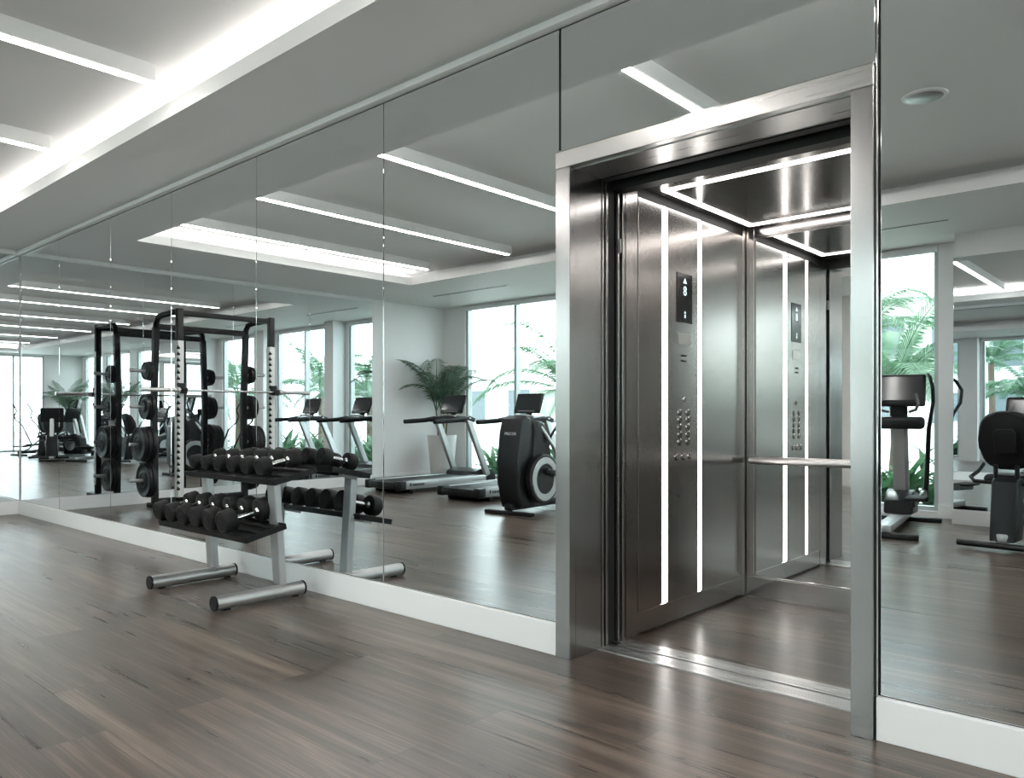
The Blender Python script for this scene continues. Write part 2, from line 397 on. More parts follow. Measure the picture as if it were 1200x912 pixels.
# ---------------------------------------------------------------- lift: surround, sill, cabin
JX = -2.235
d = sroot('door_1', 'stainless steel lift door surround')
MB().box(EX0, JX, -.035, .012, 0, EH-.078, .002).box(JX-.02, JX, .012, .215, 0, EH-.078).build('door_jamb', 'steel', d, False)
MB().box(-.967, EX1, -.035, .012, 0, EH-.078, .002).box(-.967, -.947, .012, .215, 0, EH-.078).build('door_jamb', 'steel', d, False)
MB().box(EX0, EX1, -.035, .012, EH-.077, EH, .002).box(JX-.02, -.947, .012, .215, EH-.082, EH-.06).build('door_header', 'steel_h', d, False)
MB().box(EX0, EX1, -.030, .004, EH+.002, EH+.008, .001).build('chrome_edge', 'chrome', d, False)
# landing door leaves slid back into the wall pocket: only their edges show
def leaf(y0, y1, x1, par, z1=2.30): return MB().box(x1-.95, x1, y0, y1, -.02, z1, .002).build('sliding_leaf', 'steel', par, False)
LD = thing('lift_door', 'pair of sliding steel landing door leaves stacked open at the left', 'lift door', (0, 0, 0))
leaf(.222, .238, -2.232, LD); leaf(.246, .264, -2.226, LD)
MB().box(-3.6, -.5, .218, .268, 2.302, 2.33).build('door_track', 'darkgap', LD, False)
CD = thing('cabin_door', 'pair of sliding steel cabin door leaves behind the black gap', 'lift door', (0, 0, 0))
leaf(.350, .366, -2.226, CD, 2.27); leaf(.376, .396, -2.214, CD, 2.27)
MB().box(-2.222, -2.205, .340, .350, 1.96, 2.03, .002).build('latch', 'silver', CD, False)
MB().box(-3.6, -.5, .32, .40, 2.272, 2.33).build('door_track', 'darkgap', CD, False)
MB().box(-2.36, -2.244, .272, .343, -.03, 2.33).build('gap_shade_panel', 'darkgap', CD, False)  # added black panel, stands in for the shade inside the door gap
MB().box(-2.244, -2.205, .303, .3445, -.03, .010).build('gap_shade_pad', 'darkgap', CD, False)  # added black pad, keeps the gap's foot dark where the sill glinted
# shaft lining (dark)
s_ = MB(); s_.box(-3.7, -3.6, .20, 2.2, -.1, 3.05); s_.box(-.2, -.1, .20, 2.2, -.1, 3.05); s_.box(-3.6, -.2, 2.1, 2.2, -.1, 3.05); s_.box(-3.6, -.2, .2, 2.1, 2.95, 3.05)
struct('wall_lift_shaft', s_, 'darkgap', 'dark lift shaft lining')
# sills
SL = thing('door_sill', 'grooved aluminium landing sill on the floor before the lift', 'door sill', (0, 0, 0))
m_ = MB(); 
for a, b in ((.19, .222), (.226, .240), (.244, .258), (.262, .30)): m_.box(-2.235, -.967, a, b, -.03, .006, .001)
m_.build('landing_sill', 'steel_h', SL, False)
MB().box(-2.235, -.967, .19, .302, -.04, -.006).build('groove', 'darkgap', SL, False)
CX0, CX1, CY0, CY1, CH = -2.21, -.55, .40, 1.775, 2.325
cab = thing('lift_cabin', 'stainless steel lift cabin with strip lights, mirror and wood floor', 'lift', (0, 0, 0))
m_ = MB()
for a, b in ((.318, .345), (.349, .363), (.367, .380), (.384, .43)): m_.box(CX0, -.7, a, b, -.03, .006, .001)
m_.build('cabin_sill', 'steel_h', cab, False)
MB().box(CX0-.0, CX1, .318, .43, -.045, -.006).build('sill_groove', 'darkgap', cab, False)
MB().box(CX0-.05, CX1+.05, .43, CY1+.05, -.06, 0.0).build('cabin_floor', 'floor', cab, False)
# left wall: return, panels, strips
L = MB()
L.box(CX0-.03, CX0-.002, CY0, .505, .0, CH)                       # front return
L.build('front_return', 'steel_c', cab, False)
ST = ((.753, .795), (1.138, 1.178))
zb, zt = .128, 2.278
for a, b in ((.512, ST[0][0]-.008), (ST[1][1]+.008, 1.72)):
    MB().box(CX0-.02, CX0, a, b, zb, zt, .002).build('wall_panel', 'steel_c', cab, False)
MB().box(CX0-.03, CX0-.004, .505, CY1, .014, .122, .002).build('skirting', 'steel_c', cab, False)
MB().box(CX0-.03, CX0-.001, .508, CY1, .1222, .1265).build('skirting_bead', 'chrome', cab, False)
MB().box(CX0-.03, CX0-.004, .505, CY1, zt+.004, CH).build('top_rail', 'darkgap', cab, False)
MB().box(CX0-.05, CX0-.028, .40, CY1+.03, .0, CH).build('wall_backing', 'steel_d', cab, False)
MB().box(CX0-.02, CX0, 1.724, CY1, .0, CH, .002).build('corner_post', 'steel_c', cab, False)
for a, b in ST: MB().box(CX0-.02, CX0-.002, a, b, zb, zt, .001).build('strip_light', 'cab_e', cab, False)
# control panel
cp = MB().box(CX0-.02, CX0+.004, ST[0][1]+.006, ST[1][0]-.006, zb, zt, .002).build('control_panel', 'steel_c', cab, False)
cy = (ST[0][1]+ST[1][0])/2; PXs = CX0+.0045
def zpix(y, t): return 1.15+(486-y)/915*t
disp = MB().box(PXs, PXs+.003, cy-.075, cy+.095, 1.665, 1.94, .001).build('display', 'screen', cp, False)
mt = lambda z, yy=0.0: frame_mtx((PXs+.0042, cy+.01+yy, z), (0, 1, 0), (0, 0, 1))
text('8', .075, 'floor_number', 'disp_e', disp, mt(1.84))
MB().prism([(cy-.01, 1.885), (cy+.03, 1.885), (cy+.01, 1.915)], PXs+.0035, PXs+.0045, 'YZ').build('up_arrow', 'disp_e', disp, False)
text('8', .03, 'small_number', 'disp_e', disp, mt(1.70, .0))
MB().prism([(cy+.0, 1.717), (cy+.02, 1.717), (cy+.01, 1.731)], PXs+.0035, PXs+.0045, 'YZ').build('small_arrow', 'disp_e', disp, False)
MB().box(PXs, PXs+.002, cy-.06, cy+.075, 1.54, 1.607, .0005).build('engraved_plate', 'yellowplate', cp, False)
q = MB(); random.seed(3)
for i in range(6): q.lathe([(.0, 0), (.006, 0), (.006, .002), (0, .002)], 'X', (PXs, cy-.02+(i % 3)*.022, 1.45+(i//3)*.03), 8)
q.build('speaker_holes', 'darkgap', cp)
def button(y, z, r=.017):
    b = MB().lathe([(0, 0), (r, 0), (r, .004), (r*.82, .007), (0, .007)], 'X', (PXs, y, z), 20).build('button', 'steel_d', cp)
    MB().lathe([(r*1.02, 0), (r*1.3, 0), (r*1.3, .004), (r*1.02, .006), (r*1.02, 0)], 'X', (PXs, y, z), 20).build('button_ring', 'chrome', b)
button(cy+.01, 1.235, .012)
for i in range(5):
    for j in range(2): button(cy-.04+j*.09, 1.16-i*.041, .0155)
for j in range(3): button(cy-.075+j*.072, .915, .016 if j < 2 else .014)
MB().lathe([(0, 0), (.006, 0), (.006, .002), (0, .002)], 'X', (PXs, cy-.06, .70), 10).build('key_switch', 'darkgap', cp)
# back wall with mirror
MB().box(CX0, CX1, CY1, CY1+.03, 0, CH).build('back_wall', 'steel_c', cab, False)
MB().box(CX0+.005, CX1, CY1-.012, CY1, .014, .126, .002).build('back_skirting', 'steel_c', cab, False)
MB().box(CX0+.065, CX1-.06, CY1-.008, CY1-.0005, .136, 2.26, .002).build('back_mirror', 'cabmirror', cab, False)
MB().box(CX0+.005, CX0+.055, CY1-.014, CY1-.0005, .13, CH, .002).build('corner_post', 'steel_c', cab, False)
MB().box(CX0+.005, CX1, CY1-.012, CY1-.0005, 2.268, CH, .002).build('back_top_rail', 'steel_d', cab, False)
HR = MB().tube([(CX0+.055, CY1-.075, .862), (CX1-.06, CY1-.075, .862)], .021, 20).build('handrail', 'steel_h', cab, False)
for x in (-2.0, -1.35, -.75): MB().box(x-.02, x+.02, CY1-.06, CY1-.008, .854, .870, .002).build('rail_bracket', 'steel_h', HR, False)
MB().box(CX0+.065, CX1-.06, CY1-.014, CY1-.0005, .1265, .133).build('back_bead', 'chrome', cab, False)
# right wall and front
MB().box(CX1, CX1+.03, CY0, CY1, 0, CH).build('right_wall', 'steel_c', cab, False)
MB().box(-.945, CX1, CY0, .43, 0, CH).build('front_return', 'steel_c', cab, False)
# ceiling with rectangular light
c_ = MB().box(CX0-.04, CX1+.03, CY0, CY1+.03, CH, CH+.05); c_.build('cabin_ceiling', 'steel_d', cab, False)
q = MB(); lx0, lx1, ly0, ly1, lw = -2.15, -.62, .64, 1.68, .035
q.box(lx0, lx1, ly0, ly0+lw, CH-.004, CH-.0005); q.box(lx0, lx1, ly1-lw, ly1, CH-.004, CH-.0005)
q.box(lx0, lx0+lw, ly0+lw, ly1-lw, CH-.004, CH-.0005); q.box(lx1-lw, lx1, ly0+lw, ly1-lw, CH-.004, CH-.0005)
q.build('ceiling_light', 'cab_e', cab, False)

# ---------------------------------------------------------------- dumbbells and rack
def make_rack(label, loc, rz):
    t = thing('dumbbell_rack', label, 'dumbbell rack', loc, rz)
    for sx in (-.365, .495):
        f = MB().tube([(sx, -.63, .047), (sx, -.045, .047)], .042, 24).build('foot_tube', 'silver', t)
        MB().tube([(sx, -.640, .047), (sx, -.628, .047)], .044, 24).build('end_cap', 'rubber', f)
        MB().tube([(sx, -.047, .047), (sx, -.035, .047)], .044, 24).build('end_cap', 'rubber', f)
        for py in (-.58, -.12): MB().box(sx-.02, sx+.02, py, py+.04, 0, .012).build('foot_pad', 'rubber', f)
        p = MB(); p.beam((sx-.035, -.18, .085), (sx-.035, -.225, .74), .085, .05, (0, 1, 0), .006)
        p.build('post', 'silver', t)
        MB().beam((sx, -.20, .452), (sx, -.36, .412), .04, .03).build('shelf_bracket', 'silver', t)
        MB().beam((sx, -.24, .72), (sx, -.11, .753), .04, .03).build('shelf_bracket', 'silver', t)
    def tray(y0, z0, y1, z1, name):
        a = math.atan2(z1-z0, y1-y0); l = math.hypot(y1-y0, z1-z0)
        m = Matrix.Translation((0, y0, z0)) @ Matrix.Rotation(a, 4, 'X')
        b = MB(); b.box(-.575, .575, 0, l, 0, .006, 0, m)
        b.box(-.575, .575, -.006, .0, -.018, .018, .002, m); b.box(-.575, .575, l, l+.006, -.018, .018, .002, m)
        b.box(-.581, -.575, -.006, l+.006, -.018, .018, .002, m); b.box(.575, .581, -.006, l+.006, -.018, .018, .002, m)
        b.box(-.574, .574, .08, .095, .006, .022, .002, m); b.box(-.574, .574, l-.095, l-.08, .006, .022, .002, m)
        b.build(name, 'black', t, False)
        return m, l
    m1 = tray(-.475, .405, -.215, .462, 'lower_shelf')
    m2 = tray(-.29, .735, .005, .795, 'upper_shelf')
    return t, m1, m2
RACKX, RACKY = -4.825, -.07
rack, mlow, mup = make_rack('two-tier dumbbell rack with silver tube feet and black shelves by the mirror', (RACKX, RACKY, 0), 0)
def make_dumbbell(r, L, hw, label, grp):
    t = thing('dumbbell', label, 'dumbbell', (0, 0, 0), 0, grp)
    MB().tube([(0, -L/2+hw*.8, 0), (0, -L/6, 0), (0, 0, 0), (0, L/6, 0), (0, L/2-hw*.8, 0)], [.013, .0145, .0165, .0145, .013], 16).build('handle', 'chrome', t)
    for sgn in (-1, 1):
        i, o = L/2-hw, L/2
        p = [(0, i), (r*.55, i), (r*.6, i+.002), (r*.93, i+.004), (r, i+.012), (r, o-.012), (r*.93, o-.003), (r*.72, o), (r*.68, o-.003), (r*.30, o-.003), (r*.27, o), (0, o)]
        h = MB().lathe([(a, sgn*b) for a, b in p], 'Y', seg=36).build('head', 'rubber', t)
        MB().lathe([(0, sgn*(i-.008)), (.02, sgn*(i-.008)), (.024, sgn*(i+.001)), (0, sgn*(i+.001))], 'Y', seg=20).build('collar', 'chrome', h)
    return t
pos = ['nearest the lift', 'second from the lift end', 'third from the lift end', 'fourth from the lift end', 'fifth from the lift end', 'the last one']
for shelf, (mm, l), rs, L_ in (('lower', mlow, [.073, .071, .069, .067, .065, .063], .335), ('upper', mup, [.060, .058, .056, .054, .052, .050], .285)):
    for i in range(6):
        lab = '%s black rubber dumbbell on the %s shelf of the rack, %s' % ('large' if shelf == 'lower' else 'small', shelf, pos[i])
        dmb = make_dumbbell(rs[i], L_-.006*i, .088 if shelf == 'lower' else .075, lab, 'dumbbells on the %s shelf' % shelf)
        x = (.365 if shelf == 'lower' else .40) - i*.184
        p = mm @ Vector((x, l/2+.004, .022+math.sqrt(rs[i]**2 - 0) if False else rs[i]+.0225))
        dmb.location = Vector((RACKX, RACKY, 0)) + p
        dmb.rotation_euler = mm.to_euler()

# ---------------------------------------------------------------- power rack
PRX, PRY = -9.75, -2.5   # rear far corner; depth +x .69, width +y 1.2
pr = thing('power_rack', 'black power rack with white perforated uprights, reflected at the left', 'power rack', (PRX, PRY, 0))
for yy in (0, 1.2):
    u = MB().box(.655, .725, yy-.035, yy+.035, .02, 2.40, .004).build('front_upright', 'black', pr)
    q = MB()
    face = MB(); z = .30
    # toothed white face plate towards the room and on its side
    pts = []
    def teeth(y0, y1):
        P = [(y0, .18), (y1, .18)]; z = .26
        while z < 1.98:
            P += [(y1, z), (y1-.026, z+.004), (y1-.026, z+.024), (y1-.012, z+.028), (y1-.012, z+.04), (y1, z+.044)]; z += .072
        P += [(y1, 2.02), (y0, 2.02)]; return P
    MB().prism(teeth(yy-.034, yy+.034), .7255, .732, 'YZ').build('toothed_face_plate', 'white_pt', u, False)
    s2 = -1 if yy == 1.2 else 1
    MB().prism([(a+.69-yy, b) for a, b in teeth(yy-.034, yy+.034)], yy+.0355 if yy else yy+.0355, yy+.042, 'XZ').build('toothed_face_plate', 'white_pt', u, False)
    # rear upright, curved into the top arch
    MB().beam((.035, yy, .02), (.0, yy, 1.3), .07, .07, (0, 1, 0)).beam((.0, yy, 1.28), (.06, yy, 2.22), .07, .07, (0, 1, 0)).tube([(.06, yy, 2.2), (.075, yy, 2.29), (.13, yy, 2.345), (.25, yy, 2.36), (.67, yy, 2.37)], .036, 12).build('rear_upright', 'black', pr)
    MB().box(-.12, 1.0, yy-.04, yy+.04, 0, .055, .006).build('base_rail', 'black', pr)
    j = MB().box(.735, .775, yy-.04, yy+.04, 1.40, 1.52, .006).box(.775, .835, yy-.035, yy+.035, 1.395, 1.42, .004).box(.825, .835, yy-.035, yy+.035, 1.42, 1.465, .003).build('bar_catch', 'black', pr)
    sg = 1 if yy else -1
    for z in (.34, .78, 1.24, 1.68):
        MB().tube([(.02, yy+sg*.03, z), (.02, yy+sg*.30, z+.01)], .022, 14).build('storage_peg', 'silver', pr)
MB().box(.65, .72, .03, 1.17, 2.32, 2.38, .006).build('pull_up_bar', 'black', pr)
MB().box(.03, .09, .03, 1.17, 2.20, 2.27, .006).build('top_crossbar', 'black', pr)
MB().box(-.02, .05, .03, 1.17, .04, .11, .006).build('bottom_crossbar', 'black', pr)
def plate(r, w, label, loc):
    P = [(.026, -w/2), (.05, -w/2), (.052, -w/2+.004), (r*.40, -w/2+.006), (r*.44, -w/2), (r*.5, -w/2+.007), (r*.80, -w/2+.007), (r*.86, -w/2), (r*.97, -w/2), (r, -w/2+.006)]
    P = P + [(a, -b) for a, b in P[::-1]] + [P[0]]
    o = MB().lathe(P, 'Y', seg=40).build('weight_plate', 'iron')
    o.location = loc; return tag(o, label, 'weight plate', 'weight plates on the power rack')
specs = [(.34, .215, [.045, .045]), (.78, .225, [.05, .05, .05]), (1.24, .165, [.04, .04]), (1.68, .12, [.035, .03])]
hn = ['bottom', 'second-lowest', 'third-lowest', 'topmost']
ordn = ['innermost', 'middle', 'outermost']
for yy, side in ((1.2, 'mirror side'), (0, 'window side')):
    sg = 1 if yy else -1
    for k, (z, r, ws) in enumerate(specs):
        off = .05
        for n_, w_ in enumerate(ws):
            off += w_/2
            nm = ordn[n_] if (n_ < 2 and len(ws) == 3) else ('innermost' if n_ == 0 else 'outermost')
            plate(r-(.008*n_), w_, 'black weight plate, %s on the %s rack peg, %s' % (nm, hn[k], side), (PRX+.02, PRY+yy+sg*off, z+.004 + off*.03 - .0))
            off += w_/2 + .003
bb = thing('barbell', 'unloaded steel barbell resting on the power rack catches', 'barbell', (PRX+.80, PRY+.6, 1.434))
MB().tube([(0, -.66, 0), (0, .66, 0)], .014, 14).build('shaft', 'chrome', bb)
for sg in (-1, 1):
    MB().tube([(0, sg*.665, 0), (0, sg*1.10, 0)], .025, 18).tube([(0, sg*.65, 0), (0, sg*.68, 0)], .036, 18).build('sleeve', 'steel_h', bb)

# ---------------------------------------------------------------- treadmill (local: walker faces +y)
def make_treadmill(label, loc, rz, grp):
    t = thing('treadmill', label, 'treadmill', loc, rz, grp)
    MB().box(-.30, .30, -1.0, .55, .15, .168, .004).build('running_belt', 'belt', t)
    for s in (-1, 1):
        r = MB().box(s*.30, s*.40, -.93, .75, .06, .185, .012).build('side_rail', 'silver', t)
        MB().box(s*.29, s*.405, -1.06, -.93, .05, .18, .012).build('rear_end_cap', 'plastic', r)
        MB().box(s*.305, s*.395, -.93, .70, .185, .19, .001).build('foot_rail_tread', 'grey_pl', r)
        dd = MB(); y0 = -.86
        for k, wv in enumerate((.035, .02, .02, .03, .02, .025, .02, .02, .03, .02)):
            dd.box(s*.4002, s*.4025, y0, y0+wv*.8, .105, .14 if k else .15); y0 += wv*.8+.008 + (.015 if k == 0 else 0)
        dd.build('side_lettering', 'logo_d', r, False)
        MB().beam((s*.37, .80, .17), (s*.36, .36, 1.10), .065, .11, (0, 1, 0), .012).build('upright', 'silver', t)
        MB().tube([(s*.36, .44, 1.06), (s*.355, .30, 1.085), (s*.35, .10, 1.06), (s*.345, -.20, 1.045), (s*.345, -.33, 1.04)], [.038, .040, .036, .035, .034], 14).build('handrail', 'rubber', t)
    MB().box(-.31, .31, -1.07, -.985, .06, .165, .02).build('rear_roller_cover', 'plastic', t)
    MB().prism([(.52, .16), (.56, .235), (.70, .28), (.98, .26), (1.04, .16), (1.04, .06), (.52, .06)], -.33, .33, 'YZ', .018).build('motor_hood', 'plastic', t)
    MB().box(-.40, .40, -.86, -.80, 0, .06, .005).box(-.40, .40, .80, .86, 0, .07, .005).build('support_foot', 'black', t)
    MB().prism([(.24, 1.03), (.26, 1.10), (.40, 1.13), (.52, 1.09), (.50, 1.03)], -.39, .39, 'YZ', .015).build('crossbar', 'plastic', t)
    MB().tube([(0, .38, 1.11), (0, .42, 1.20)], .045, 14).build('console_neck', 'black', t)
    m = Matrix.Translation((0, .40, 1.315)) @ Matrix.Rotation(R(-20), 4, 'X')
    c = MB().box(-.25, .25, -.018, .022, -.155, .155, .016, m).build('console', 'plastic', t)
    MB().box(-.225, .225, -.0205, -.0185, -.105, .135, 0, m).build('screen', 'screen', c, False)
    MB().box(-.16, .16, -.021, -.0185, -.135, -.118, 0, m).build('button_row', 'grey_pl', c, False)
    MB().tube([(-.2, .27, 1.125), (-.1, .22, 1.14), (.1, .22, 1.14), (.2, .27, 1.125)], .015, 10).build('pulse_grip', 'silver', t)
    return t
tr = make_treadmill('treadmill with silver side rails beside the tall shrouded elliptical trainer', (-7.5, -5.4, 0), pi, 'treadmills facing the windows')
dup(tr, (-9.10, -5.4, 0), pi, 'treadmill with silver side rails in front of the tall potted palm')

# ---------------------------------------------------------------- elliptical, tall shroud (local: user faces +y)
def make_elliptical(label, loc, rz):
    t = thing('elliptical_trainer', label, 'elliptical trainer', loc, rz, None)
    MB().box(-.34, .34, .60, .68, .0, .045, .012).build('front_stabiliser', 'rubber', t)
    MB().box(-.30, .30, -.98, -.90, .0, .045, .012).build('rear_stabiliser', 'rubber', t)
    MB().box(-.06, .06, -.95, .66, .05, .13, .015).build('base_beam', 'plastic', t)
    MB().prism([(.34, .10), (.32, .45), (.34, .80), (.38, 1.05), (.42, 1.12), (.50, 1.14), (.60, 1.10), (.65, .95), (.68, .60), (.66, .25), (.60, .08)], -.15, .15, 'YZ', .035, 4).build('front_shroud', 'plastic', t)
    sc = MB().prism([(.02, .30), (.06, .62), (.12, .90), (.16, 1.02), (.21, 1.07), (.32, 1.08), (.37, 1.02), (.40, .70), (.42, .30), (.36, .14), (.06, .14)], -.18, .18, 'YZ', .035, 4).build('drive_shroud', 'plastic', t)
    text('PRECOR', .045, 'lettering', 'logo_w', t, frame_mtx((0.03, .6535, .93), (-1, 0, 0), (0, -.115, 1)), mirror=True)
    for s in (-1, 1):
        dk = MB().lathe([(0, s*.165), (.285, s*.165), (.29, s*.175), (.29, s*.235), (.275, s*.25), (0, s*.25)], 'X', (0, .27, .40), 48).build('drive_disc', 'plastic', t)
        MB().lathe([(.175, s*.250), (.255, s*.250), (.25, s*.257), (.18, s*.257), (.175, s*.250)], 'X', (0, .27, .40), 48).build('silver_ring', 'silver', dk)
        a = MB().beam((s*.29, .30, .50 if s > 0 else .34), (s*.27, -.62, .30 if s > 0 else .24), .05, .06, bev=.012).build('pedal_arm', 'black', t)
        MB().box(s*.18, s*.36, -.88, -.48, .29 if s > 0 else .23, .325 if s > 0 else .265, .015).build('pedal', 'rubber', a)
        MB().tube([(s*.27, -.35, .27), (s*.31, -.62, .85), (s*.33, -.80, 1.0), (s*.33, -.84, 1.12), (s*.31, -.78, 1.24), (s*.30, -.84, 1.36), (s*.29, -.92, 1.44)], .017, 12).build('moving_handle', 'rubber', t)
        MB().tube([(s*.15, .26, 1.03), (s*.24, .10, .78), (s*.275, -.12, .42), (s*.22, -.5, .16), (s*.10, -.75, .12)], .024, 10).build('side_rail', 'silver', t)
    return t
el = make_elliptical('elliptical trainer with a tall charcoal shroud and a silver ring disc beside the treadmills', (-6.05, -4.35, 0), R(-4))
for ch in el.children:
    if ch.name.startswith(('console', 'mast')): pass

# ---------------------------------------------------------------- cross trainer with silver mast
def make_cross(label, loc, rz, grp=None):
    t = thing('cross_trainer', label, 'elliptical trainer', loc, rz, grp)
    MB().box(-.30, .30, -.70, -.62, 0, .05, .012).build('rear_stabiliser', 'plastic', t)
    MB().box(-.36, .36, .74, .82, 0, .05, .012).build('front_stabiliser', 'plastic', t)
    MB().box(-.07, .07, -.66, .78, .05, .12, .012).build('base_beam', 'silver', t)
    MB().prism([(.30, .12), (.32, .26), (.42, .34), (.55, .36), (.66, .30), (.72, .20), (.72, .10)], -.14, .14, 'YZ', .03, 4).build('flywheel_shroud', 'plastic', t)
    MB().beam((0, .60, .14), (0, .40, 1.14), .15, .10, (0, 1, 0), .03).build('mast', 'silver', t)
    MB().box(-.24, .24, .28, .42, 1.00, 1.13, .04, None, 3).build('accessory_tray', 'plastic', t)
    MB().beam((0, .38, 1.10), (0, .36, 1.26), .16, .07, (0, 1, 0), .02).build('console_neck', 'black', t)
    m = Matrix.Translation((0, .36, 1.40)) @ Matrix.Rotation(R(-14), 4, 'X')
    c = MB().box(-.25, .25, -.03, .03, -.17, .17, .022, m, 3).build('console', 'plastic', t)
    MB().box(-.215, .215, -.0325, -.0302, -.11, .14, 0, m).build('screen', 'screen', c, False)
    MB().box(-.10, .10, .0302, .032, .13, .142, 0, m).build('lettering', 'logo_w', c, False)
    for s in (-1, 1):
        MB().tube([(s*.23, .52, .25), (s*.25, .48, .60), (s*.27, .42, 1.0), (s*.30, .34, 1.16), (s*.33, .22, 1.28), (s*.33, .18, 1.42), (s*.30, .26, 1.52), (s*.27, .34, 1.56)], [.024, .024, .022, .018, .018, .018, .018, .018], 12).build('moving_handle', 'plastic', t)
        MB().tube([(s*.10, .36, 1.18), (s*.17, .26, 1.20), (s*.20, .18, 1.26), (s*.18, .16, 1.36)], .015, 10).build('fixed_grip', 'grey_pl', t)
        MB().beam((s*.23, .52, .25 if s > 0 else .34), (s*.22, -.42, .20 if s > 0 else .30), .04, .06, bev=.01).build('pedal_arm', 'plastic', t)
        MB().box(s*.14, s*.32, -.40, -.02, .235 if s > 0 else .33, .265 if s > 0 else .36, .012).build('pedal', 'rubber', t)
    return t
cr1 = make_cross('elliptical trainer with a silver mast before the window, reflected right of the lift', (-2.38, -5.45, 0), R(172))

# ---------------------------------------------------------------- recumbent bike (local: rider faces +y)
def make_recumbent(label, loc, rz):
    t = thing('recumbent_bike', label, 'exercise bike', loc, rz)
    MB().tube([(-.34, -.62, .045), (.34, -.62, .045)], .034, 14, flat=.8).build('rear_stabiliser', 'plastic', t)
    MB().tube([(-.26, .72, .045), (.26, .72, .045)], .034, 14, flat=.8).build('front_stabiliser', 'plastic', t)
    MB().box(-.05, .05, -.62, .72, .06, .15, .02).build('base_beam', 'silver', t)
    MB().prism([(-.62, .08), (-.56, .58), (-.50, .62), (-.30, .60), (-.28, .50), (-.42, .08)], -.10, .10, 'YZ', .02).build('seat_post_cover', 'plastic', t)
    MB().box(-.11, .11, -.40, .05, .38, .44, .02).build('seat_rail', 'silver', t)
    MB().box(-.22, .22, -.38, .02, .54, .63, .045, None, 4).box(-.05, .05, -.30, -.1, .44, .55).build('seat', 'vinyl', t)
    # seat back: rounded shield
    pts = []
    for a in range(0, 360, 12):
        x = cos(R(a)); z = sin(R(a)); wv = .225*(1-.16*max(z, 0)**1.5); hv = .25
        pts.append((math.copysign(abs(x)**.62, x)*wv, math.copysign(abs(z)**.7, z)*hv))
    sb = MB().prism(pts, -.035, .035, 'XZ', .022, 3); sb.bm.verts.ensure_lookup_table()
    m = Matrix.Translation((0, -.50, .93)) @ Matrix.Rotation(R(14), 4, 'X')
    for v in sb.bm.verts:
        v.co.y -= abs(v.co.x)**2 * -1.2; v.co = m @ v.co
    back = sb.build('seat_back', 'vinyl', t)
    MB().prism([(-.08, -.10), (.08, -.10), (.085, .08), (.06, .11), (-.06, .11), (-.085, .08)], -.048, -.034, 'XZ', .006).build('back_plate', 'plastic', back).matrix_local = m
    MB().tube([(-.08, -.50, .72), (-.08, -.50, .52), (-.08, -.42, .44)], .018, 10).tube([(.08, -.50, .72), (.08, -.50, .52), (.08, -.42, .44)], .018, 10).build('back_frame', 'black', t)
    for s in (-1, 1):
        MB().tube([(s*.06, -.46, .56), (s*.26, -.46, .57), (s*.31, -.38, .60), (s*.31, -.18, .64), (s*.30, -.08, .70)], .017, 12).build('side_grip', 'rubber', t)
    MB().prism([(.20, .14), (.16, .42), (.28, .62), (.50, .66), (.68, .54), (.72, .14)], -.12, .12, 'YZ', .03, 4).build('drive_shroud', 'plastic', t)
    for s in (-1, 1):
        MB().lathe([(0, s*.12), (.15, s*.12), (.15, s*.135), (0, s*.135)], 'X', (0, .40, .38), 32).build('crank_disc', 'silver', t)
        cr_ = MB().beam((s*.15, .40, .38), (s*.15, .40+s*.12, .38+s*.11), .02, .035).build('crank', 'silver', t)
        MB().box(s*.16, s*.27, .35+s*.12, .46+s*.12, .37+s*.11, .395+s*.11, .008).build('pedal', 'rubber', cr_)
    MB().beam((0, .55, .60), (0, .42, 1.05), .09, .07, (0, 1, 0), .02).build('mast', 'silver', t)
    m2 = Matrix.Translation((0, .36, 1.15)) @ Matrix.Rotation(R(-16), 4, 'X')
    c = MB().box(-.25, .25, -.02, .03, -.20, .17, .02, m2, 3).build('console', 'plastic', t)
    MB().box(-.22, .22, -.0225, -.0202, -.05, .135, 0, m2).build('screen', 'screen', c, False)
    MB().box(-.07, .07, -.0225, -.0202, .146, .158, 0, m2).build('lettering', 'logo_w', c, False)
    k = MB()
    for i in range(5): k.lathe([(0, -.026), (.016, -.026), (.016, -.0202), (0, -.0202)], 'Y', (-.14+.07*i, 0, -.10), 12, m2)
    k.build('buttons', 'silver', c)
    MB().tube([(-.24, .24, .98), (-.20, .34, 1.0), (.20, .34, 1.0), (.24, .24, .98)], .016, 10).build('front_grip', 'rubber', t)
    return t
rb = make_recumbent('black recumbent bike seen from behind its rounded seat back, before the mirrored pillar', (-1.25, -5.30, 0), R(186))
# machines farther right in the room (seen twice reflected at the far left)
dup(rb, (1.6, -4.3, 0), R(120), 'recumbent bike standing in the right half of the room')
dup(cr1, (3.2, -4.9, 0), R(150), 'elliptical trainer with a silver mast near the right-hand windows')
dup(el, (1.6, -5.7, 0), R(40), 'tall shrouded elliptical trainer standing beside the mirrored pillar, behind the camera')

dup(cr1, (.2, -4.7, 0), R(205), 'elliptical trainer with a silver mast just behind the camera, beside the pillar')

dup(el, (4.6, -5.0, 0), R(200), 'tall shrouded elliptical trainer near the right end wall')
dup(rb, (4.5, -3.0, 0), R(100), 'recumbent bike near the tall windows of the right end wall')
dup(rb, (.9, -3.9, 0), R(70), 'recumbent bike just behind and right of the camera')

